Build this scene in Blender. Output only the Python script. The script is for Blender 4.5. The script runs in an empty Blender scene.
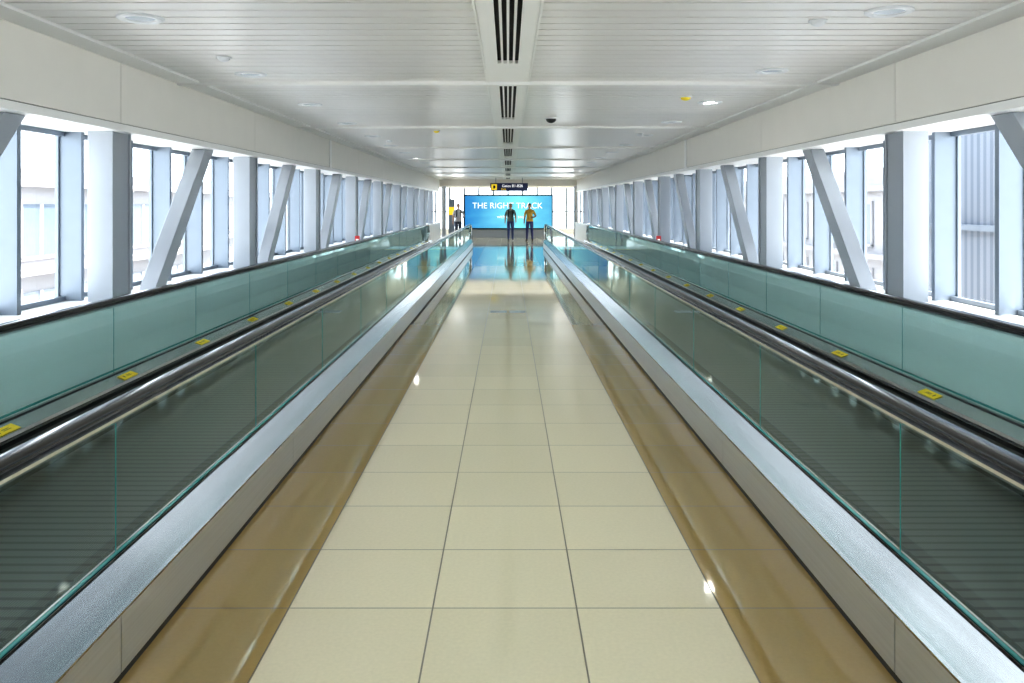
import bpy, bmesh, math, random
from mathutils import Vector, Matrix
random.seed(4)
sc = bpy.context.scene
COL = sc.collection

# ---------------------------------------------------------------- materials
def nm(name):
    m = bpy.data.materials.new(name); m.use_nodes = True
    return m, m.node_tree, m.node_tree.nodes['Principled BSDF']

def pbr(name, col, rough=0.5, metal=0.0, spec=0.5, emis=None, estr=0, noise=0.0, nscale=8, stretch=(1,1,1), bump=0.0):
    m, nt, b = nm(name)
    b.inputs['Base Color'].default_value = (*col, 1)
    b.inputs['Roughness'].default_value = rough
    b.inputs['Metallic'].default_value = metal
    b.inputs['Specular IOR Level'].default_value = spec
    if emis:
        b.inputs['Emission Color'].default_value = (*emis, 1)
        b.inputs['Emission Strength'].default_value = estr
    if noise > 0 or bump > 0:
        tc = nt.nodes.new('ShaderNodeTexCoord'); mp = nt.nodes.new('ShaderNodeMapping')
        mp.inputs['Scale'].default_value = stretch
        nz = nt.nodes.new('ShaderNodeTexNoise'); nz.inputs['Scale'].default_value = nscale
        nz.inputs['Detail'].default_value = 4
        nt.links.new(tc.outputs['Object'], mp.inputs[0]); nt.links.new(mp.outputs[0], nz.inputs[0])
        if noise > 0:
            r = nt.nodes.new('ShaderNodeMapRange')
            r.inputs['To Min'].default_value = 1 - noise; r.inputs['To Max'].default_value = 1 + noise
            nt.links.new(nz.outputs[0], r.inputs[0])
            mx = nt.nodes.new('ShaderNodeVectorMath'); mx.operation = 'SCALE'
            mx.inputs[0].default_value = col
            nt.links.new(r.outputs[0], mx.inputs['Scale'])
            nt.links.new(mx.outputs[0], b.inputs['Base Color'])
        if bump > 0:
            bp = nt.nodes.new('ShaderNodeBump'); bp.inputs['Strength'].default_value = bump
            bp.inputs['Distance'].default_value = 0.002
            nt.links.new(nz.outputs[0], bp.inputs['Height']); nt.links.new(bp.outputs[0], b.inputs['Normal'])
    return m

def math_node(nt, op, a, b=None):
    n = nt.nodes.new('ShaderNodeMath'); n.operation = op
    for i, v in enumerate((a, b)):
        if v is None: continue
        if isinstance(v, (int, float)): n.inputs[i].default_value = v
        else: nt.links.new(v, n.inputs[i])
    return n.outputs[0]

def tile_mat(name, col, x0, wx, y0, wy, rough=0.1):
    m, nt, b = nm(name)
    g = nt.nodes.new('ShaderNodeNewGeometry'); s = nt.nodes.new('ShaderNodeSeparateXYZ')
    nt.links.new(g.outputs['Position'], s.inputs[0])
    def edge(o, o0, w):
        u = math_node(nt, 'DIVIDE', math_node(nt, 'SUBTRACT', o, o0), w)
        f = math_node(nt, 'FRACT', u)
        d = math_node(nt, 'MULTIPLY', math_node(nt, 'MINIMUM', f, math_node(nt, 'SUBTRACT', 1.0, f)), w)
        return d, math_node(nt, 'FLOOR', u)
    dx, ix = edge(s.outputs[0], x0, wx); dy, iy = edge(s.outputs[1], y0, wy)
    d = math_node(nt, 'MINIMUM', dx, dy)
    j = math_node(nt, 'LESS_THAN', d, 0.0034)
    cb = nt.nodes.new('ShaderNodeCombineXYZ'); nt.links.new(ix, cb.inputs[0]); nt.links.new(iy, cb.inputs[1])
    wn = nt.nodes.new('ShaderNodeTexWhiteNoise'); nt.links.new(cb.outputs[0], wn.inputs[0])
    nz = nt.nodes.new('ShaderNodeTexNoise'); nz.inputs['Scale'].default_value = 60; nz.inputs['Detail'].default_value = 6
    nt.links.new(g.outputs['Position'], nz.inputs[0])
    v = math_node(nt, 'ADD', math_node(nt, 'MULTIPLY', wn.outputs[0], 0.07), math_node(nt, 'MULTIPLY', nz.outputs[0], 0.14))
    v = math_node(nt, 'ADD', v, 0.895)
    sc_ = nt.nodes.new('ShaderNodeVectorMath'); sc_.operation = 'SCALE'; sc_.inputs[0].default_value = col
    nt.links.new(v, sc_.inputs['Scale'])
    mx = nt.nodes.new('ShaderNodeMix'); mx.data_type = 'RGBA'
    nt.links.new(j, mx.inputs[0]); nt.links.new(sc_.outputs[0], mx.inputs[6]); mx.inputs[7].default_value = (col[0]*.22, col[1]*.21, col[2]*.21, 1)
    nt.links.new(mx.outputs[2], b.inputs['Base Color'])
    rr = math_node(nt, 'ADD', rough, math_node(nt, 'MULTIPLY', j, 0.4))
    nt.links.new(rr, b.inputs['Roughness'])
    b.inputs['Specular IOR Level'].default_value = 1.0
    return m

def glass_mat(name, tint, f0=0.05, power=5.0, gl=(1,1,1), diff=0.0, dcol=(.5,.7,.65)):
    m = bpy.data.materials.new(name); m.use_nodes = True; nt = m.node_tree; nt.nodes.clear()
    out = nt.nodes.new('ShaderNodeOutputMaterial')
    tr = nt.nodes.new('ShaderNodeBsdfTransparent'); tr.inputs[0].default_value = (*tint, 1)
    gs = nt.nodes.new('ShaderNodeBsdfGlossy'); gs.inputs['Roughness'].default_value = 0.02; gs.inputs[0].default_value = (*gl, 1)
    lw = nt.nodes.new('ShaderNodeLayerWeight'); lw.inputs[0].default_value = 0.5
    p = math_node(nt, 'POWER', lw.outputs['Facing'], power)
    f = math_node(nt, 'ADD', math_node(nt, 'MULTIPLY', p, 1 - f0), f0)
    base = tr.outputs[0]
    if diff > 0:
        df = nt.nodes.new('ShaderNodeBsdfDiffuse'); df.inputs[0].default_value = (*dcol, 1)
        m0 = nt.nodes.new('ShaderNodeMixShader'); m0.inputs[0].default_value = diff
        nt.links.new(tr.outputs[0], m0.inputs[1]); nt.links.new(df.outputs[0], m0.inputs[2]); base = m0.outputs[0]
    mx = nt.nodes.new('ShaderNodeMixShader')
    nt.links.new(f, mx.inputs[0]); nt.links.new(base, mx.inputs[1]); nt.links.new(gs.outputs[0], mx.inputs[2])
    nt.links.new(mx.outputs[0], out.inputs[0])
    return m

def stripe_mat(name, c1, c2, axis, period, duty, rough=0.5, metal=0.0, axis2=None, period2=1, duty2=0.1, c3=(0,0,0)):
    m, nt, b = nm(name)
    g = nt.nodes.new('ShaderNodeNewGeometry'); s = nt.nodes.new('ShaderNodeSeparateXYZ')
    nt.links.new(g.outputs['Position'], s.inputs[0])
    f = math_node(nt, 'FRACT', math_node(nt, 'DIVIDE', s.outputs[axis], period))
    j = math_node(nt, 'LESS_THAN', f, duty)
    mx = nt.nodes.new('ShaderNodeMix'); mx.data_type = 'RGBA'
    nt.links.new(j, mx.inputs[0]); mx.inputs[6].default_value = (*c1, 1); mx.inputs[7].default_value = (*c2, 1)
    o = mx.outputs[2]
    if axis2 is not None:
        f2 = math_node(nt, 'FRACT', math_node(nt, 'DIVIDE', s.outputs[axis2], period2))
        j2 = math_node(nt, 'LESS_THAN', f2, duty2)
        m2 = nt.nodes.new('ShaderNodeMix'); m2.data_type = 'RGBA'
        nt.links.new(j2, m2.inputs[0]); nt.links.new(o, m2.inputs[6]); m2.inputs[7].default_value = (*c3, 1)
        o = m2.outputs[2]
    nt.links.new(o, b.inputs['Base Color'])
    b.inputs['Roughness'].default_value = rough; b.inputs['Metallic'].default_value = metal
    return m

M = {}
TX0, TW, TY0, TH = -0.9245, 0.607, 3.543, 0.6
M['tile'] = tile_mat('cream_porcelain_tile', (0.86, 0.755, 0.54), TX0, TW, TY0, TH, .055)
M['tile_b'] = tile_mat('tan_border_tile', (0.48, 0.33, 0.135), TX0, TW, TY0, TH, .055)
M['paint'] = pbr('cream_paint', (0.77, 0.745, 0.69), 0.45, noise=.03, nscale=3)
M['paint2'] = pbr('white_trim_paint', (0.83, 0.83, 0.81), 0.4, noise=.02, nscale=3)
M['plank'] = pbr('ceiling_metal_plank', (0.75, 0.735, 0.71), 0.28, spec=.7, noise=.05, nscale=4, stretch=(.3, 5, 1))
M['dark'] = pbr('dark_void', (0.02, 0.02, 0.02), 0.8, noise=.1)
M['gap'] = pbr('plank_gap', (0.06, 0.06, 0.055), 0.8, noise=.1)
M['steel'] = pbr('brushed_stainless', (0.66, 0.70, 0.74), 0.30, 0.85, noise=.12, nscale=3, stretch=(1, .4, 30), bump=.1)
M['deck'] = pbr('satin_aluminium_deck', (0.40, 0.405, 0.40), 0.2, 1.0, noise=.15, nscale=5, stretch=(1, .3, 8))
M['rubber'] = pbr('black_handrail_rubber', (0.008, 0.008, 0.008), 0.16, noise=.1)
M['chrome'] = pbr('polished_rail_guide', (0.72, 0.72, 0.72), 0.12, 1.0, noise=.04)
M['glass'] = glass_mat('green_balustrade_glass', (0.82, 0.95, 0.91), 0.035, 5.6, (.85, 1, .96))
M['glassedge'] = pbr('glass_edge_green', (0.05, 0.24, 0.22), 0.15, noise=.05)
M['glass_out'] = glass_mat('frosted_green_glass', (0.82, 0.98, 0.96), 0.05, 4.5, (.85, 1, .98), 0.30, (.66, .88, .87))
M['winglass'] = glass_mat('window_glass', (0.93, 0.96, 0.98), 0.04, 5)
M['pallet'] = stripe_mat('ribbed_pallets', (0.095, 0.095, 0.092), (0.008, 0.008, 0.008), 1, 0.085, 0.3, 0.45, 0.3, 0, 0.012, 0.4, (0.022, 0.022, 0.022))
M['yellow'] = pbr('yellow_sticker', (0.90, 0.70, 0.02), 0.5, noise=.05)
M['black'] = pbr('black_print', (0.02, 0.02, 0.02), 0.5, noise=.05)
M['col'] = pbr('silver_blue_steel_paint', (0.37, 0.40, 0.44), 0.35, 0.2, noise=.04, nscale=3)
M['mull'] = pbr('bluegrey_mullion', (0.20, 0.24, 0.29), 0.4, 0.2, noise=.05)
M['white'] = pbr('white_plastic', (0.70, 0.72, 0.74), 0.3, noise=.02)
M['lamp'] = pbr('lamp_lens', (0.42, 0.48, 0.55), 0.15, emis=(.9, .95, 1), estr=0.08, noise=.02)
M['lampon'] = pbr('lamp_lens_lit', (0.9, 0.9, 0.88), 0.3, emis=(1, .97, .9), estr=22, noise=.02)
M['red'] = pbr('red_enamel', (0.6, 0.03, 0.03), 0.4, noise=.05)
M['extw'] = pbr('white_render', (0.48, 0.46, 0.465), 0.8, noise=.05, nscale=2)
M['facade'] = pbr('pale_facade', (0.27, 0.27, 0.285), 0.8, noise=.08, nscale=2)
M['extb'] = pbr('bluegrey_cladding', (0.13, 0.16, 0.20), 0.5, noise=.08, nscale=2)
M['extglass'] = pbr('facade_glass', (0.12, 0.15, 0.19), 0.15, spec=.6, noise=.1)
M['louver'] = stripe_mat('corrugated_cladding', (0.135, 0.16, 0.20), (0.08, 0.10, 0.135), 1, 0.2, 0.45, 0.6)
M['ground'] = pbr('concrete_apron', (0.78, 0.76, 0.73), 0.9, noise=.1, nscale=.5)

# ---------------------------------------------------------------- mesh builder
class MB:
    def __init__(s): s.v = []; s.f = []; s.m = []; s.names = []
    def mi(s, k):
        if k not in s.names: s.names.append(k)
        return s.names.index(k)
    def add(s, vs, fs, k, mats=None):
        o = len(s.v); s.v += [tuple(v) for v in vs]
        for i, f in enumerate(fs):
            s.f.append([o + q for q in f]); s.m.append(s.mi(mats[i] if mats else k))
    def box(s, x0, x1, y0, y1, z0, z1, k):
        if x0 > x1: x0, x1 = x1, x0
        vs = [(x0,y0,z0),(x1,y0,z0),(x1,y1,z0),(x0,y1,z0),(x0,y0,z1),(x1,y0,z1),(x1,y1,z1),(x0,y1,z1)]
        s.add(vs, [(0,3,2,1),(4,5,6,7),(0,1,5,4),(1,2,6,5),(2,3,7,6),(3,0,4,7)], k)
    def prism(s, prof, y0, y1, k, axis='y'):
        n = len(prof)
        vs = [(a, y0, b) for a, b in prof] + [(a, y1, b) for a, b in prof]
        if axis == 'x': vs = [(y0, a, b) for a, b in prof] + [(y1, a, b) for a, b in prof]
        fs = [tuple(range(n)), tuple(range(2*n-1, n-1, -1))] + [(i, i+n, (i+1) % n + n, (i+1) % n) for i in range(n)]
        s.add(vs, fs, k)
    def cyl(s, c, r, h, k, n=24, axis='z', r2=None):
        r2 = r if r2 is None else r2
        vs = []
        for q, rr in ((0, r), (h, r2)):
            for i in range(n):
                a = 2*math.pi*i/n; u, w = rr*math.cos(a), rr*math.sin(a)
                if axis == 'z': vs.append((c[0]+u, c[1]+w, c[2]+q))
                elif axis == 'y': vs.append((c[0]+u, c[1]+q, c[2]+w))
                else: vs.append((c[0]+q, c[1]+u, c[2]+w))
        fs = [tuple(range(n))[::-1], tuple(range(n, 2*n))] + [(i, (i+1) % n, (i+1) % n+n, i+n) for i in range(n)]
        s.add(vs, fs, k)
    def obj(s, name, parent=None, smooth=False, bevel=0):
        me = bpy.data.meshes.new(name); me.from_pydata(s.v, [], s.f)
        for k in s.names: me.materials.append(M[k])
        for i, p in enumerate(me.polygons): p.material_index = s.m[i]; p.use_smooth = smooth
        bm = bmesh.new(); bm.from_mesh(me); bmesh.ops.recalc_face_normals(bm, faces=bm.faces); bm.to_mesh(me); bm.free()
        o = bpy.data.objects.new(name, me); COL.objects.link(o)
        if parent: o.parent = parent
        if bevel:
            b = o.modifiers.new('bevel', 'BEVEL'); b.width = bevel; b.segments = 2; b.limit_method = 'ANGLE'
        return o
def empty(name, loc=(0,0,0)):
    e = bpy.data.objects.new(name, None); e.location = loc; COL.objects.link(e); return e

# ---------------------------------------------------------------- dimensions
YB, YC, YE = -6.0, 41.0, 52.0     # back, corridor end, hall end
ZC = 2.95; XW = 3.35; ZH = 2.34
HX = 9.0
# floor
b = MB()
b.box(TX0, TX0+3*TW, YB, 33.2, -.12, 0, 'tile')
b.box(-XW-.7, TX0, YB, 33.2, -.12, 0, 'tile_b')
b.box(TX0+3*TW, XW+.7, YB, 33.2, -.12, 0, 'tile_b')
b.box(-XW-.7, XW+.7, 33.2, YC, -.12, 0, 'tile')
b.box(-HX, HX, YC, YE, -.12, 0, 'tile')
b.obj('floor')
b = MB()
b.box(-.28, -.02, 13.25, 13.5, .0, .003, 'steel'); b.box(.02, .28, 13.25, 13.5, .0, .003, 'steel')
b.obj('floor_access_cover')

# ceiling planks
b = MB()
strips = [3.74 + 4.8*i for i in range(-2, 9)]
y = YB
while y < YC:
    y1 = min(y + .176, YC)
    b.box(-3.12, -.215, y, y1, ZC, ZC+.02, 'plank'); b.box(.215, 3.12, y, y1, ZC, ZC+.02, 'plank')
    y += .2
b.box(-XW, XW, YB, YC, ZC+.04, ZC+.06, 'gap')
for sx in (-1, 1):
    b.box(sx*3.12, sx*XW, YB, YC, ZC-.02, ZC+.03, 'paint2')
    b.box(sx*.205, sx*.22, YB, YC, ZC-.012, ZC+.03, 'paint2')
for ys in strips:
    b.box(-XW, XW, ys-.05, ys+.05, ZC-.035, ZC+.02, 'paint2')
b.obj('ceiling')
b = MB(); b.box(-5.0, 5.0, YB-.2, YC, 3.2, 3.4, 'extw'); b.obj('roof_with_sun_eaves')  # eaves added past the walls, out of view, to keep sun outside

# diffusers along the ceiling spine
for i, ys in enumerate(strips[:-1]):
    b = MB(); a0, a1 = ys+.06, ys+4.74
    b.box(-.203, -.10, a0, a1, ZC-.008, ZC+.02, 'paint2'); b.box(.10, .203, a0, a1, ZC-.008, ZC+.02, 'paint2')
    L = (a0+.0, a1-1.1)
    b.box(-.10, .10, L[1], a1, ZC-.008, ZC+.02, 'paint2')
    b.box(-.10, .10, L[0], L[1], ZC+.025, ZC+.035, 'dark')
    for q in range(5):
        x = -.10 + q*.05
        b.box(x-.009, x+.009, L[0], L[1], ZC-.01, ZC+.02, 'paint2')
    b.obj('linear_air_diffuser')

# walls : header band, soffit, parapet
for sx, nme in ((-1, 'left'), (1, 'right')):
    b = MB()
    seg = 3.85; yy = 7.27-3.85*4
    while yy < YC:
        a0, a1 = max(yy+.004, YB), min(yy+seg-.004, YC)
        if a1 > a0: b.box(sx*XW, sx*(XW+.03), a0, a1, ZH+.07, ZC+.04, 'paint')
        yy += seg
    b.box(sx*(XW+.02), sx*(XW+.05), YB, YC, ZH+.02, ZC+.25, 'gap')
    b.box(sx*(XW-.015), sx*4.0, YB, YC, ZH, ZH+.06, 'paint2')
    b.box(sx*3.96, sx*4.0, YB, YC, ZH, 3.2, 'extw')
    b.box(sx*3.28, sx*3.34, YB, YC, 0, .84, 'paint2')
    b.box(sx*3.26, sx*3.98, YB, YC, .82, .86, 'paint2')
    b.box(sx*3.92, sx*3.98, YB, YC, -.3, .84, 'extw')
    b.obj('wall_' + nme)
for sx in (-1, 1):
    b = MB(); b.box(sx*(XW-.012), sx*(XW+.01), 15.75, 15.9, ZH, ZC, 'paint2'); b.obj('trim_1')
b = MB(); b.box(-4, 4, YB-.1, YB, 0, 3.2, 'paint'); b.obj('wall_back')

# columns, braces, windows
YK = [7.27 + 3.85*k for k in range(-3, 9)]
wn = 0
for sx in (-1, 1):
    for k, yk in enumerate(YK):
        if yk > YB and yk + .38 < YC:
            b = MB()
            xa, xb = 3.42, 3.64
            b.box(sx*xa, sx*xb, yk, yk+.03, 0, ZH, 'col'); b.box(sx*xa, sx*xb, yk+.33, yk+.36, 0, ZH, 'col')
            b.box(sx*(xa+.015), sx*(xb-.015), yk+.03, yk+.33, 0, ZH, 'col')
            b.obj('steel_column', bevel=.004)
        if yk+3.85 < YC and yk > -5:
            y0 = yk+.12; sl = 1.06
            z1 = ZH
            def pt(z, o): return (y0 + z/sl + o, z)
            o = .5*.26
            prof = [pt(0.0, -o+.15), pt(z1, -o+.15), pt(z1, o+.15), pt(0.0, o+.15)]
            b = MB(); b.prism(prof, sx*3.46, sx*3.62, 'col', 'x'); b.obj('diagonal_brace', bevel=.006)
        wn += 1
        b = MB()
        for q in range(4):
            ym = yk + .09 + q*.9625
            if ym > YC-.1 or ym < YB: continue
            b.box(sx*3.74, sx*3.93, ym, ym+.055, .86, ZH, 'mull')
            b.box(sx*3.93, sx*3.96, ym-.02, ym+.075, .86, ZH, 'mull')
        a0, a1 = max(yk+.09, YB), min(yk+.09+3.85, YC)
        b.box(sx*3.88, sx*3.93, a0, a1, .86, .90, 'mull'); b.box(sx*3.88, sx*3.93, a0, a1, ZH-.04, ZH, 'mull')
        b.add([(sx*3.94, a0, .86), (sx*3.94, a1, .86), (sx*3.94, a1, ZH), (sx*3.94, a0, ZH)], [(0,1,2,3)], 'winglass')
        b.obj('window_%d' % wn)

# ---------------------------------------------------------------- moving walkways
def sweep(mb, path, prof, X, k):
    n = len(prof); vs = []; fs = []
    for i, p in enumerate(path):
        a = path[max(i-1, 0)]; c = path[min(i+1, len(path)-1)]
        t = Vector((c[0]-a[0], c[1]-a[1])).normalized(); nn = Vector((-t.y, t.x))
        for dx, dn in prof: vs.append((X+dx, p[0]+nn.x*dn, p[1]+nn.y*dn))
    for i in range(len(path)-1):
        for j in range(n):
            j2 = (j+1) % n
            fs.append((i*n+j, i*n+j2, (i+1)*n+j2, (i+1)*n+j))
    fs.append(tuple(range(n))); fs.append(tuple(range((len(path)-1)*n, len(path)*n)))
    mb.add(vs, fs, k)
WY0, WY1 = -4.0, 32.6
def rail_path(r, zc=.63):
    p = []
    for i in range(13):
        a = math.pi*1.5 - math.pi*i/12.0
        p.append((WY0 + r*math.cos(a), zc + r*math.sin(a)))
    for y in (0, 8, 16, 24, 31): p.append((y, zc+r))
    for i in range(13):
        a = math.pi/2 - math.pi*i/12.0
        p.append((WY1 + r*math.cos(a), zc + r*math.sin(a)))
    return p
rprof = []
for i in range(14):
    a = 2*math.pi*i/14; rprof.append((.040*math.copysign(abs(math.cos(a))**.7, math.cos(a)), .019*math.copysign(abs(math.sin(a))**.7, math.sin(a))))
gprof = [(-.026, -.026), (.026, -.026), (.054, -.004), (.056, .008), (.036, .012), (-.036, .012), (-.056, .008), (-.054, -.004)]
Z0 = .63
for sx in (-1, 1):
    root = empty('moving_walkway', (sx*2.3, 14, 0))
    inv = Matrix.Translation((-sx*2.3, -14, 0))
    def fin(mb, name, **kw):
        o = mb.obj(name, **kw); o.parent = root; o.matrix_parent_inverse = inv; return o
    b = MB()
    def pf(l): return [(sx*a, c) for a, c in l]
    seams = [WY0-.2 + 2.4*i for i in range(16)]
    for i, a in enumerate(seams):
        a1 = min(a+2.394, WY1+.25)
        if a1 <= a: break
        b.prism(pf([(1.38, .03), (1.40, .03), (1.40, .25), (1.38, .25)]), a, a1, 'steel')
        b.prism(pf([(3.20, .03), (3.22, .03), (3.22, .28), (3.20, .28)]), a, a1, 'steel')
    fin(b, 'side_cladding')
    b = MB(); b.prism(pf([(1.40, 0), (1.41, 0), (1.41, .24), (1.40, .24)]), WY0-.2, WY1+.25, 'dark')
    b.prism(pf([(1.385, 0), (1.40, 0), (1.40, .03), (1.385, .03)]), WY0-.2, WY1+.25, 'black')
    fin(b, 'kick_plinth')
    b = MB()
    b.prism(pf([(1.375, .25), (1.382, .262), (1.45, .385), (1.46, .385), (1.46, .24), (1.41, .24), (1.375, .24)]), WY0-.2, WY1+.25, 'deck')
    b.prism(pf([(1.48, .385), (1.50, .385), (1.585, .33), (1.60, .31), (1.60, .0), (1.58, .0), (1.48, .3)]), WY0-.2, WY1+.25, 'deck')
    b.prism(pf([(3.11, .36), (3.085, .36), (2.985, .325), (2.97, .31), (2.97, .0), (2.99, .0), (3.11, .3)]), WY0-.2, WY1+.25, 'deck')
    b.prism(pf([(3.13, .36), (3.15, .36), (3.225, .28), (3.20, .26), (3.13, .26)]), WY0-.2, WY1+.25, 'deck')
    fin(b, 'deck_profile')
    b = MB()
    b.box(sx*1.456, sx*1.484, WY0-.1, WY1+.15, .36, .392, 'rubber')
    b.box(sx*3.106, sx*3.134, WY0-.1, WY1+.15, .34, .368, 'rubber')
    b.box(sx*1.598, sx*1.606, WY0-.1, WY1+.15, .055, .075, 'rubber')
    b.box(sx*2.962, sx*2.972, WY0-.1, WY1+.15, .265, .295, 'rubber')
    b.box(sx*2.964, sx*2.972, WY0-.1, WY1+.15, .02, .08, 'rubber')
    fin(b, 'gasket')
    b = MB(); b.box(sx*1.60, sx*2.97, WY0, WY1-.9, 0.002, .02, 'pallet'); fin(b, 'pallets')
    b = MB(); b.box(sx*1.60, sx*2.97, WY1-.9, WY1+1.3, 0.002, .026, 'steel'); b.box(sx*1.60, sx*2.97, WY1-.95, WY1-.88, 0.004, .03, 'yellow'); fin(b, 'comb_plate')
    b = MB()
    y = 5.05-1.64*5
    if sx > 0: y = 6.03-1.64*5
    while y < WY1-.5:
        q = [(2.995, .3335), (3.06, .3565)]
        b.add([(sx*q[0][0], y-.12, q[0][1]), (sx*q[1][0], y-.12, q[1][1]), (sx*q[1][0], y+.12, q[1][1]), (sx*q[0][0], y+.12, q[0][1])], [(0,1,2,3)], 'yellow')
        for (u0, u1, v0, v1) in ((.3, .7, -.07, -.055), (.38, .45, -.02, .06), (.56, .63, -.02, .05)):
            def P(u, v): return (sx*(q[0][0]+(q[1][0]-q[0][0])*u), y+v, q[0][1]+(q[1][1]-q[0][1])*u+.0015)
            b.add([P(u0, v0), P(u1, v0), P(u1, v1), P(u0, v1)], [(0,1,2,3)], 'black')
        y += 1.64
    fin(b, 'safety_stickers')
    for X, gm, nme in ((1.47, 'glass', 'aisle'), (3.12, 'glass_out', 'outer')):
        X *= sx
        b = MB(); be = MB()
        ztop = Z0+.285; zb = .37
        ys = [3.15+1.75*i for i in range(-5, 40)]
        ys = [v for v in ys if WY0 < v < WY1-.3]
        ys = [WY0] + ys + [WY1]
        for i in range(len(ys)-1):
            a0, a1 = ys[i]+.003, ys[i+1]-.003
            b.add([(X, a0, zb), (X, a1, zb), (X, a1, ztop), (X, a0, ztop)], [(0,1,2,3)], gm)
            be.box(X-.002, X+.002, a1-.001, a1+.002, zb, ztop, 'glassedge')
        be.box(X-.006, X+.006, WY0, WY1, .385, .397, 'glassedge')
        for yc, sg in ((WY1, 1), (WY0, -1)):
            pts = []
            for i in range(13):
                a = math.pi/2 - math.pi*i/12
                pts.append((X, yc + sg*.285*math.cos(a), Z0 + .285*math.sin(a)))
            b.add(pts, [tuple(range(13))], gm)
        fin(b, 'glass_panels_'+nme); fin(be, 'glass_edges_'+nme)
        b = MB(); sweep(b, rail_path(.318), rprof, X, 'rubber'); fin(b, 'handrail_'+nme, smooth=True)
        b = MB(); sweep(b, rail_path(.292), gprof, X, 'chrome'); fin(b, 'handrail_guide_'+nme)

# ---------------------------------------------------------------- ceiling fixtures
for sx in (-1, 1):
    for i in range(-3, 13):
        y = (5.6 if sx < 0 else 5.4) + 2.4*i
        lit = (sx > 0 and i in (2,)) or (sx < 0 and i in (7,))
        b = MB()
        n = 28
        vs = []; fs = []
        for r, z in ((.15, ZC), (.15, ZC-.012), (.135, ZC-.018), (.10, ZC-.014), (.095, ZC-.002)):
            for q in range(n):
                a = 2*math.pi*q/n; vs.append((sx*2.45 + r*math.cos(a), y + r*math.sin(a), z))
        for j in range(4):
            for q in range(n): fs.append((j*n+q, j*n+(q+1) % n, (j+1)*n+(q+1) % n, (j+1)*n+q))
        b.add(vs, fs, 'white')
        b.cyl((sx*2.45, y, ZC-.004), .096, .004, 'lamp', n)
        if lit: b.cyl((sx*2.45, y, ZC-.009), .06, .005, 'lampon', n)
        b.obj('ceiling_downlight')
def dome(name, x, y, r, col, hh=None):
    b = MB(); hh = hh or r*.8
    b.cyl((x, y, ZC-.012), r*1.25, .012, 'white', 20)
    vs = []; fs = []; n = 18
    for j in range(6):
        a = math.pi/2*j/5.5
        for q in range(n): t = 2*math.pi*q/n; vs.append((x+r*math.cos(a)*math.cos(t), y+r*math.cos(a)*math.sin(t), ZC-.012-hh*math.sin(a)))
    for j in range(5):
        for q in range(n): fs.append((j*n+q, j*n+(q+1) % n, (j+1)*n+(q+1) % n, (j+1)*n+q))
    fs.append(tuple(range(5*n, 6*n)))
    b.add(vs, fs, col); b.obj(name, smooth=True)
dome('security_camera_dome', .62, 12.09, .075, 'black')
dome('smoke_detector', 2.05, 9.69, .06, 'yellow', .035)
dome('smoke_detector', -2.4, 7.1, .05, 'white', .03)
dome('smoke_detector', 2.1, 5.69, .05, 'white', .03)
dome('smoke_detector', -1.2, 14.09, .05, 'yellow', .03)
dome('smoke_detector', 2.3, 14.69, .05, 'white', .03)
dome('smoke_detector', -2.3, 16.29, .05, 'white', .03)

# ---------------------------------------------------------------- hanging sign
M['sign'] = pbr('sign_navy', (0.012, 0.016, 0.05), 0.4, emis=(.02, .03, .1), estr=.15, noise=.05)
M['signy'] = pbr('sign_yellow', (0.9, 0.65, 0.02), 0.4, emis=(1, .7, .05), estr=.3, noise=.02)
M['signw'] = pbr('sign_white', (0.9, 0.9, 0.9), 0.4, emis=(1, 1, 1), estr=.45, noise=.02)
def text(s, size, loc, mat, parent, name='lettering', ext=.004):
    c = bpy.data.curves.new(name, 'FONT'); c.body = s; c.size = size; c.align_x = 'CENTER'; c.align_y = 'CENTER'; c.extrude = ext
    o = bpy.data.objects.new(name, c); COL.objects.link(o); o.rotation_euler = (math.pi/2, 0, 0); o.location = loc
    c.materials.append(M[mat]); o.parent = parent
    return o
sg = empty('hanging_wayfinding_sign', (.05, 38, 2.5))
b = MB()
b.box(-.85, .85, -.06, .06, -.17, .19, 'sign')
b.box(-.80, -.55, -.066, -.06, -.12, .14, 'signy')
b.box(-.72, -.62, -.068, -.066, -.06, .08, 'black')
for xx in (-.6, .6): b.box(xx-.012, xx+.012, -.012, .012, .19, ZC-2.5, 'mull')
o = b.obj('panel', parent=sg)
text('Gates B1-B26', .17, (.15, -.065, .06), 'signw', sg)
text('Exit', .14, (-.25, -.065, -.09), 'signy', sg)

# ---------------------------------------------------------------- end beam, hall
b = MB()
b.box(-HX, HX, YC, YC+.25, ZC-.32, 3.6, 'paint'); b.box(-HX, -4.0, YC, YC+.1, 0, ZC, 'paint2'); b.box(4.0, HX, YC, YC+.1, 0, ZC, 'paint2')
b.obj('wall_hall_front')
b = MB(); b.box(-HX, HX, YC+.25, YE, 3.5, 3.6, 'paint'); b.obj('ceiling_hall')
b = MB(); x = -HX
b.box(-HX, HX, 51.8, 52, 0, .25, 'paint2'); b.box(-HX, HX, 51.8, 52, 2.75, 3.5, 'paint2')
b.box(-HX, HX, 51.84, 51.95, 1.25, 1.33, 'mull')
while x < HX:
    b.box(x-.06, x+.06, 51.8, 52, .25, 2.75, 'mull'); x += .9
b.add([(-HX, 51.9, .25), (HX, 51.9, .25), (HX, 51.9, 2.75), (-HX, 51.9, 2.75)], [(0,1,2,3)], 'winglass')
b.obj('window_end')
for sx in (-1, 1):
    b = MB(); b.box(sx*HX, sx*(HX+.1), YC, YE, 0, .3, 'paint2'); b.box(sx*HX, sx*(HX+.1), YC, YE, 2.9, 3.5, 'paint2')
    for q in range(9): b.box(sx*HX, sx*(HX+.1), YC+q*1.35, YC+q*1.35+.08, .3, 2.9, 'mull')
    b.obj('wall_hall_' + ('left' if sx < 0 else 'right'))
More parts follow.
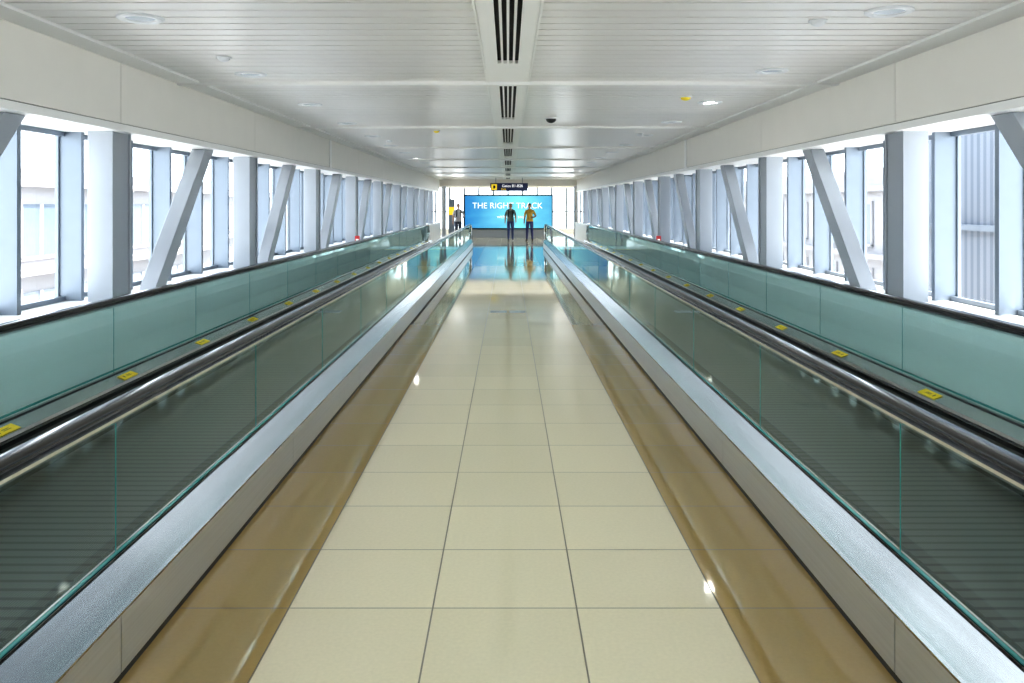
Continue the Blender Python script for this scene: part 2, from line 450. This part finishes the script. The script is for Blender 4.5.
for x in (-3.3, 3.5):
    b = MB(); b.cyl((x, 43.2, 0), .12, 3.5, 'col', 24); b.cyl((x, 43.2, 0), .17, .05, 'steel', 24); b.obj('round_column')

def screen_mat():
    m, nt, bs = nm('led_screen')
    tc = nt.nodes.new('ShaderNodeTexCoord'); s = nt.nodes.new('ShaderNodeSeparateXYZ'); nt.links.new(tc.outputs['Generated'], s.inputs[0])
    gx = math_node(nt, 'ABSOLUTE', math_node(nt, 'SUBTRACT', s.outputs[0], .62))
    nz = nt.nodes.new('ShaderNodeTexNoise'); nz.inputs['Scale'].default_value = 4; nt.links.new(tc.outputs['Generated'], nz.inputs[0])
    f = math_node(nt, 'ADD', gx, math_node(nt, 'MULTIPLY', math_node(nt, 'SUBTRACT', nz.outputs[0], .5), .35))
    r = nt.nodes.new('ShaderNodeValToRGB'); nt.links.new(f, r.inputs[0])
    e = r.color_ramp.elements
    e[0].position = 0.02; e[0].color = (.16, .58, .68, 1); e[1].position = .6; e[1].color = (.015, .17, .42, 1)
    nt.links.new(r.outputs[0], bs.inputs['Emission Color']); bs.inputs['Emission Strength'].default_value = 0.8
    bs.inputs['Base Color'].default_value = (.01, .02, .03, 1); bs.inputs['Roughness'].default_value = .3
    return m
M['screen'] = screen_mat()
ad = empty('advertising_screen', (.02, 44, 1.335))
b = MB(); b.box(-2.27, 2.27, -.02, 0, -.84, .84, 'screen'); b.obj('display', parent=ad)
b = MB()
b.box(-2.34, 2.34, 0, .25, -.91, .91, 'black')
b.box(-2.34, 2.34, -.04, 0, .84, .91, 'black'); b.box(-2.34, 2.34, -.04, 0, -.91, -.84, 'black')
b.box(-2.34, -2.27, -.04, 0, -.84, .84, 'black'); b.box(2.27, 2.34, -.04, 0, -.84, .84, 'black')
b.box(-2.0, 2.0, .03, .22, -1.335, -.91, 'col')
b.obj('frame', parent=ad)
text('THE RIGHT TRACK', .43, (-.05, -.03, .32), 'signw', ad)
text('with every step', .24, (.15, -.03, -.25), 'signw', ad)
ks = MB(); ks.box(-3.0, -2.7, 42.4, 42.5, 0, 2.0, 'mull'); ks.box(-2.98, -2.72, 42.38, 42.4, 1.2, 1.6, 'signy'); ks.obj('information_totem')

for sx in (-1, 1):
    b = MB()
    b.box(sx*3.27, sx*3.37, 18.5, 18.53, .86, 1.02, 'red'); b.box(sx*3.295, sx*3.345, 18.494, 18.5, .92, .95, 'signw')
    b.obj('red_safety_sign')

# ---------------------------------------------------------------- people
def evaluated(o):
    dg = bpy.context.evaluated_depsgraph_get(); dg.update()
    return bpy.data.meshes.new_from_object(o.evaluated_get(dg))
def skin_obj(name, verts, edges, radii, root=0, sub=2):
    me = bpy.data.meshes.new(name+'_sk'); me.from_pydata(verts, edges, []); o = bpy.data.objects.new(name+'_sk', me); COL.objects.link(o)
    md = o.modifiers.new('skin', 'SKIN'); md.use_smooth_shade = True
    for i, v in enumerate(me.skin_vertices[0].data):
        r = radii[i]; v.radius = r if isinstance(r, tuple) else (r, r); v.use_root = (i == root)
    s = o.modifiers.new('s', 'SUBSURF'); s.levels = sub; s.render_levels = sub
    bpy.context.view_layer.update()
    em = evaluated(o); em.name = name
    bpy.data.objects.remove(o)
    n = bpy.data.objects.new(name, em); COL.objects.link(n)
    for p in em.polygons: p.use_smooth = True
    return n
def uvs(mb, c, r, k, n=20, m=14, fn=None):
    vs = []; fs = []
    for j in range(m+1):
        a = math.pi*j/m - math.pi/2
        for i in range(n):
            t = 2*math.pi*i/n
            d = Vector((math.cos(a)*math.cos(t), math.cos(a)*math.sin(t), math.sin(a)))
            p = Vector((d.x*r[0], d.y*r[1], d.z*r[2]))
            if fn: p = fn(p, d)
            vs.append((c[0]+p.x, c[1]+p.y, c[2]+p.z))
    for j in range(m):
        for i in range(n): fs.append((j*n+i, j*n+(i+1) % n, (j+1)*n+(i+1) % n, (j+1)*n+i))
    mb.add(vs, fs, k)
def make_man(loc, heading, legs, arms, cols, H=1.0, backpack=False, hair=(.02,.015,.01)):
    idx = str(len([o for o in bpy.data.objects if o.name.startswith('man')]))
    root = empty('man', loc); root.rotation_euler = (0, 0, heading); root.scale = (H, H, H)
    for key in ('shirt', 'trouser', 'skin', 'shoe'):
        M[key+idx] = pbr(key+'_'+idx, cols[key], .75 if key != 'skin' else .5, noise=.08, nscale=30)
    M['hair'+idx] = pbr('hair_'+idx, hair, .6, noise=.2, nscale=80)
    V = [(0,0,.97), (0,.0,1.12), (0,.01,1.30), (0,.01,1.42), (0,0,1.50), (0,-.01,1.57)]
    R = [(.155,.115), (.145,.108), (.165,.115), (.12,.09), (.058,.058), (.055,.055)]
    E = [(0,1),(1,2),(2,3),(3,4),(4,5)]
    for si, sx in enumerate((-1, 1)):
        (ex, ey, ez), (wx, wy, wz) = arms[si]
        o = len(V)
        V += [(sx*.165, .01, 1.405), (sx*((.165+ex)/2+.012), ey*.5, (1.405+ez)/2), (sx*ex, ey, ez), (sx*(ex+wx)/2, (ey+wy)/2, (ez+wz)/2), (sx*wx, wy, wz)]
        R += [.068, .056, .045, .04, .028]
        E += [(3, o), (o, o+1), (o+1, o+2), (o+2, o+3), (o+3, o+4)]
        kx, ky, kz, ax, ay, az = legs[si]
        o = len(V)
        V += [(sx*.09, 0, .89), (sx*(.09+kx)/2, ky*.5, (.89+kz)/2), (sx*kx, ky, kz), (sx*(kx+ax)/2, (ky+ay)/2+.015, (kz+az)/2), (sx*ax, ay, az), (sx*ax, ay-.0, az-.045), (sx*(ax+.02), ay-.15, az-.052)]
        R += [.10, .09, .068, .06, .048, .045, (.045,.032)]
        E += [(0, o), (o, o+1), (o+1, o+2), (o+2, o+3), (o+3, o+4), (o+4, o+5), (o+5, o+6)]
    body = skin_obj('body', V, E, R, 0, 2)
    me = body.data; me.materials.clear()
    for k in ('shirt', 'trouser', 'skin', 'shoe'): me.materials.append(M[k+idx])
    wr = [Vector((s*arms[i][1][0], arms[i][1][1], arms[i][1][2])) for i, s in enumerate((-1, 1))]
    el = [Vector((s*arms[i][0][0], arms[i][0][1], arms[i][0][2])) for i, s in enumerate((-1, 1))]
    sh = [Vector((s*.165, .01, 1.405)) for s in (-1, 1)]
    bm = bmesh.new(); bm.from_mesh(me)
    cuts = [((0,0,.93), (0,0,1)), ((0,0,1.475), (0,0,1)), ((0,0,.10), (0,0,1))]
    for i in range(2):
        u = (el[i]-sh[i]).normalized(); cuts.append((tuple(el[i]-u*.06), tuple(u)))
    for co_, no_ in cuts:
        bmesh.ops.bisect_plane(bm, geom=bm.verts[:]+bm.edges[:]+bm.faces[:], plane_co=co_, plane_no=no_)
    bm.to_mesh(me); bm.free()
    for p in me.polygons:
        p.use_smooth = True
        c = p.center; mi = 0
        if c.z > 1.475 and abs(c.x) < .09: mi = 2
        elif c.z < .10: mi = 3
        elif c.z < .93 and abs(c.x) < .215: mi = 1
        for i in range(2):
            ax = wr[i]-el[i]; t = max(0, min(1.2, (c-el[i]).dot(ax)/ax.length_squared)); d = (c-(el[i]+ax*t)).length
            u = (el[i]-sh[i]).normalized(); below = (c-(el[i]-u*.06)).dot(u) > 0
            side_ok = (abs(c.x) > .185 or c.y < -.125) and c.x*(1 if i else -1) > 0
            if side_ok and d < .085 and (below or t > .25): mi = 2
        p.material_index = mi
    body.parent = root
    b = MB()
    def ring(z, rx, ry, h, k, cy=0):
        n = 24; vs = []
        for zz, s in ((z, 1.0), (z+h, 1.0), (z+h, .9), (z, .9)):
            for i in range(n): a = 2*math.pi*i/n; vs.append((rx*s*math.cos(a), cy+ry*s*math.sin(a), zz))
        fs = [(j*n+i, j*n+(i+1) % n, ((j+1) % 4)*n+(i+1) % n, ((j+1) % 4)*n+i) for j in range(4) for i in range(n)]
        b.add(vs, fs, k)
    ring(1.47, .068, .068, .028, 'shirt'+idx)
    b.obj('collar', parent=root, smooth=True)
    hc = (0, -.015, 1.645)
    def hf(p, d):
        q = p.copy()
        if d.z < 0: q.x *= 1 - .28*(-d.z); q.y = q.y*(1-.12*(-d.z)) - .012*(-d.z)
        return q
    hb = MB()
    uvs(hb, hc, (.077, .097, .118), 'skin'+idx, fn=hf)
    def nose(p, d): return Vector((p.x*(1-.5*max(d.z, 0)), p.y*(1-.6*max(d.z, 0)), p.z))
    uvs(hb, (0, -.110, 1.632), (.013, .018, .025), 'skin'+idx, 10, 8, nose)
    for s in (-1, 1):
        uvs(hb, (s*.078, -.005, 1.64), (.01, .02, .032), 'skin'+idx, 10, 8)
        uvs(hb, (s*.03, -.098, 1.655), (.012, .007, .006), 'white', 10, 6)
        uvs(hb, (s*.03, -.103, 1.655), (.006, .004, .006), 'black', 8, 6)
        hb.box(s*.03-.016, s*.03+.016, -.106, -.093, 1.673, 1.677, 'hair'+idx)
    M['lip'+idx] = pbr('lips_'+idx, (.35, .13, .1), .5, noise=.05)
    hb.box(-.022, .022, -.104, -.09, 1.588, 1.595, 'lip'+idx)
    def hairf(p, d):
        q = p.copy()
        if d.y < 0 and d.z < .45: q *= .80
        elif d.z < -.35: q *= .82
        return q
    uvs(hb, (0, -.005, 1.662), (.084, .102, .118), 'hair'+idx, 24, 16, hairf)
    hb.obj('head', parent=root, smooth=True)
    for i, sx in enumerate((-1, 1)):
        w = wr[i]; d = (w-el[i]).normalized()
        side = Vector((0, 1, 0)) if abs(d.y) < .8 else Vector((0, 0, 1))
        side = (side - d*side.dot(d)).normalized(); nrm = d.cross(side).normalized() * (-sx)
        hv = [w-d*.03, w+d*.03, w+d*.085]; hr = [.027, (.034,.02), (.036,.018)]; he = [(0,1),(1,2)]
        hand = skin_obj('hand', [tuple(v) for v in hv], he, hr, 0, 2)
        hand.data.materials.clear(); hand.data.materials.append(M['skin'+idx]); hand.parent = root
        for fi, (off, ln) in enumerate(((-.028, .072), (-.010, .08), (.010, .074), (.027, .058))):
            base = w + d*.075 + side*off
            p1 = base + d*ln*.45; p2 = p1 + (d*.9+nrm*.35).normalized()*ln*.35; p3 = p2 + (d*.7+nrm*.7).normalized()*ln*.3
            f = skin_obj('finger_%d' % (fi+1), [tuple(v) for v in (base, p1, p2, p3)], [(0,1),(1,2),(2,3)], [.009, .009, .008, .007], 0, 1)
            f.data.materials.clear(); f.data.materials.append(M['skin'+idx]); f.parent = root
        base = w + d*.03 - side*.025
        p1 = base + (d*.6-side*.7).normalized()*.035; p2 = p1 + (d*.9-side*.3).normalized()*.03
        f = skin_obj('thumb', [tuple(v) for v in (base, p1, p2)], [(0,1),(1,2)], [.011, .01, .008], 0, 1)
        f.data.materials.clear(); f.data.materials.append(M['skin'+idx]); f.parent = root
    if backpack:
        bp = MB(); uvs(bp, (0, .19, 1.25), (.15, .10, .22), 'black', 20, 12, lambda p, d: Vector((math.copysign(min(abs(p.x)*1.25, .15), p.x), p.y, math.copysign(min(abs(p.z)*1.15, .22), p.z))))
        for s in (-1, 1):
            path = [(-.02, 1.12), (-.125, 1.16), (-.135, 1.3), (-.12, 1.42), (-.03, 1.495), (.07, 1.47), (.14, 1.38)]
            sweep(bp, path, [(-.022, -.004), (.022, -.004), (.022, .006), (-.022, .006)], s*.105, 'black')
        bp.obj('backpack', parent=root, smooth=True)
    return root
stand = [(.11, -.02, .49, .13, .0, .09), (.11, -.02, .49, .13, .02, .09)]
walk = [(.10, -.16, .50, .11, -.18, .09), (.10, .06, .49, .11, .26, .14)]
swing = [((.235, .10, 1.16), (.25, .06, .93)), ((.235, -.06, 1.16), (.24, -.2, .97))]
bent = [((.24, .03, 1.15), (.25, -.03, .91)), ((.29, .06, 1.17), (.13, -.17, 1.10))]
make_man((.12, 39.6, 0), .05, walk, swing, dict(shirt=(.13, .17, .15), trouser=(.04, .06, .17), skin=(.42, .25, .16), shoe=(.05, .05, .05)), backpack=True)
make_man((1.02, 39.6, 0), -.15, stand, bent, dict(shirt=(.62, .38, .06), trouser=(.04, .045, .15), skin=(.38, .22, .14), shoe=(.04, .03, .03)))
make_man((-2.32, 39.2, 0), .2, walk, bent, dict(shirt=(.48, .48, .50), trouser=(.05, .06, .09), skin=(.45, .28, .19), shoe=(.05, .05, .05)), backpack=True)

# ---------------------------------------------------------------- outside
b = MB(); b.box(-80, 80, -30, 130, -5.2, -5, 'ground'); b.obj('ground')
def building(name, sx, X, y0, y1, z1, wall, gl, trim, step=3.0, fl=2.2):
    b = MB()
    b.box(sx*X, sx*(X+8), y0, y1, -5, z1, wall)
    z = -4
    while z+fl*.7 < z1:
        y = y0+.6
        while y+step*.7 < y1:
            b.box(sx*(X-.02), sx*X, y, y+step*.62, z, z+fl*.6, gl)
            b.box(sx*(X-.08), sx*(X-.02), y-.05, y+.04, z-.05, z+fl*.65, trim)
            b.box(sx*(X-.08), sx*(X-.02), y-.05, y+step*.67, z-.08, z, trim)
            b.box(sx*(X-.06), sx*(X-.02), y+step*.3, y+step*.33, z, z+fl*.6, trim)
            y += step
        b.box(sx*(X-.3), sx*X, y0, y1, z+fl*.8, z+fl*.87, trim)
        z += fl
    b.obj(name)
building('terminal_building', -1, 12, 14, 34, 2.6, 'facade', 'extglass', 'extw')
building('terminal_building', -1, 15, 38, 90, 2.5, 'facade', 'extglass', 'extw')
building('terminal_building', 1, 12, 21, 44, 2.9, 'facade', 'extb', 'facade')
building('terminal_building', 1, 16, 50, 95, 2.4, 'facade', 'extglass', 'facade')
b = MB(); b.box(8.2, 11, 11, 17.5, -5, 5.5, 'louver')
b.box(8.1, 8.2, 11, 17.5, 1.25, 1.35, 'extb'); b.box(8.1, 8.2, 13.8, 13.9, -5, 5.5, 'extb')
b.obj('corrugated_plant_building')

# ---------------------------------------------------------------- light
w = bpy.data.worlds.new('sky'); sc.world = w; w.use_nodes = True
bg = w.node_tree.nodes['Background']; bg.inputs[0].default_value = (.86, .93, 1.0, 1); bg.inputs[1].default_value = 3.4
S = bpy.data.lights.new('sun', 'SUN'); S.energy = 10; S.angle = .02; S.color = (1, .95, .89)
so = bpy.data.objects.new('sun', S); COL.objects.link(so)
d = Vector((-.5, .15, -.95)).normalized(); so.rotation_euler = d.to_track_quat('-Z', 'Y').to_euler(); so.location = (20, 0, 40)

cam = bpy.data.cameras.new('camera'); co = bpy.data.objects.new('camera', cam); COL.objects.link(co)
co.location = (0, 0, 1.7); co.rotation_euler = (math.pi/2, 0, 0)
cam.sensor_width = 36; cam.lens = 840/1024*36; cam.shift_y = -(341.5-205)/1024; cam.shift_x = 4/1024
cam.clip_end = 400
sc.camera = co
sc.view_settings.view_transform = 'Standard'
try:
    sc.view_settings.look = 'Medium High Contrast'
except Exception as e:
    print('look', e)
sc.view_settings.exposure = 0.85
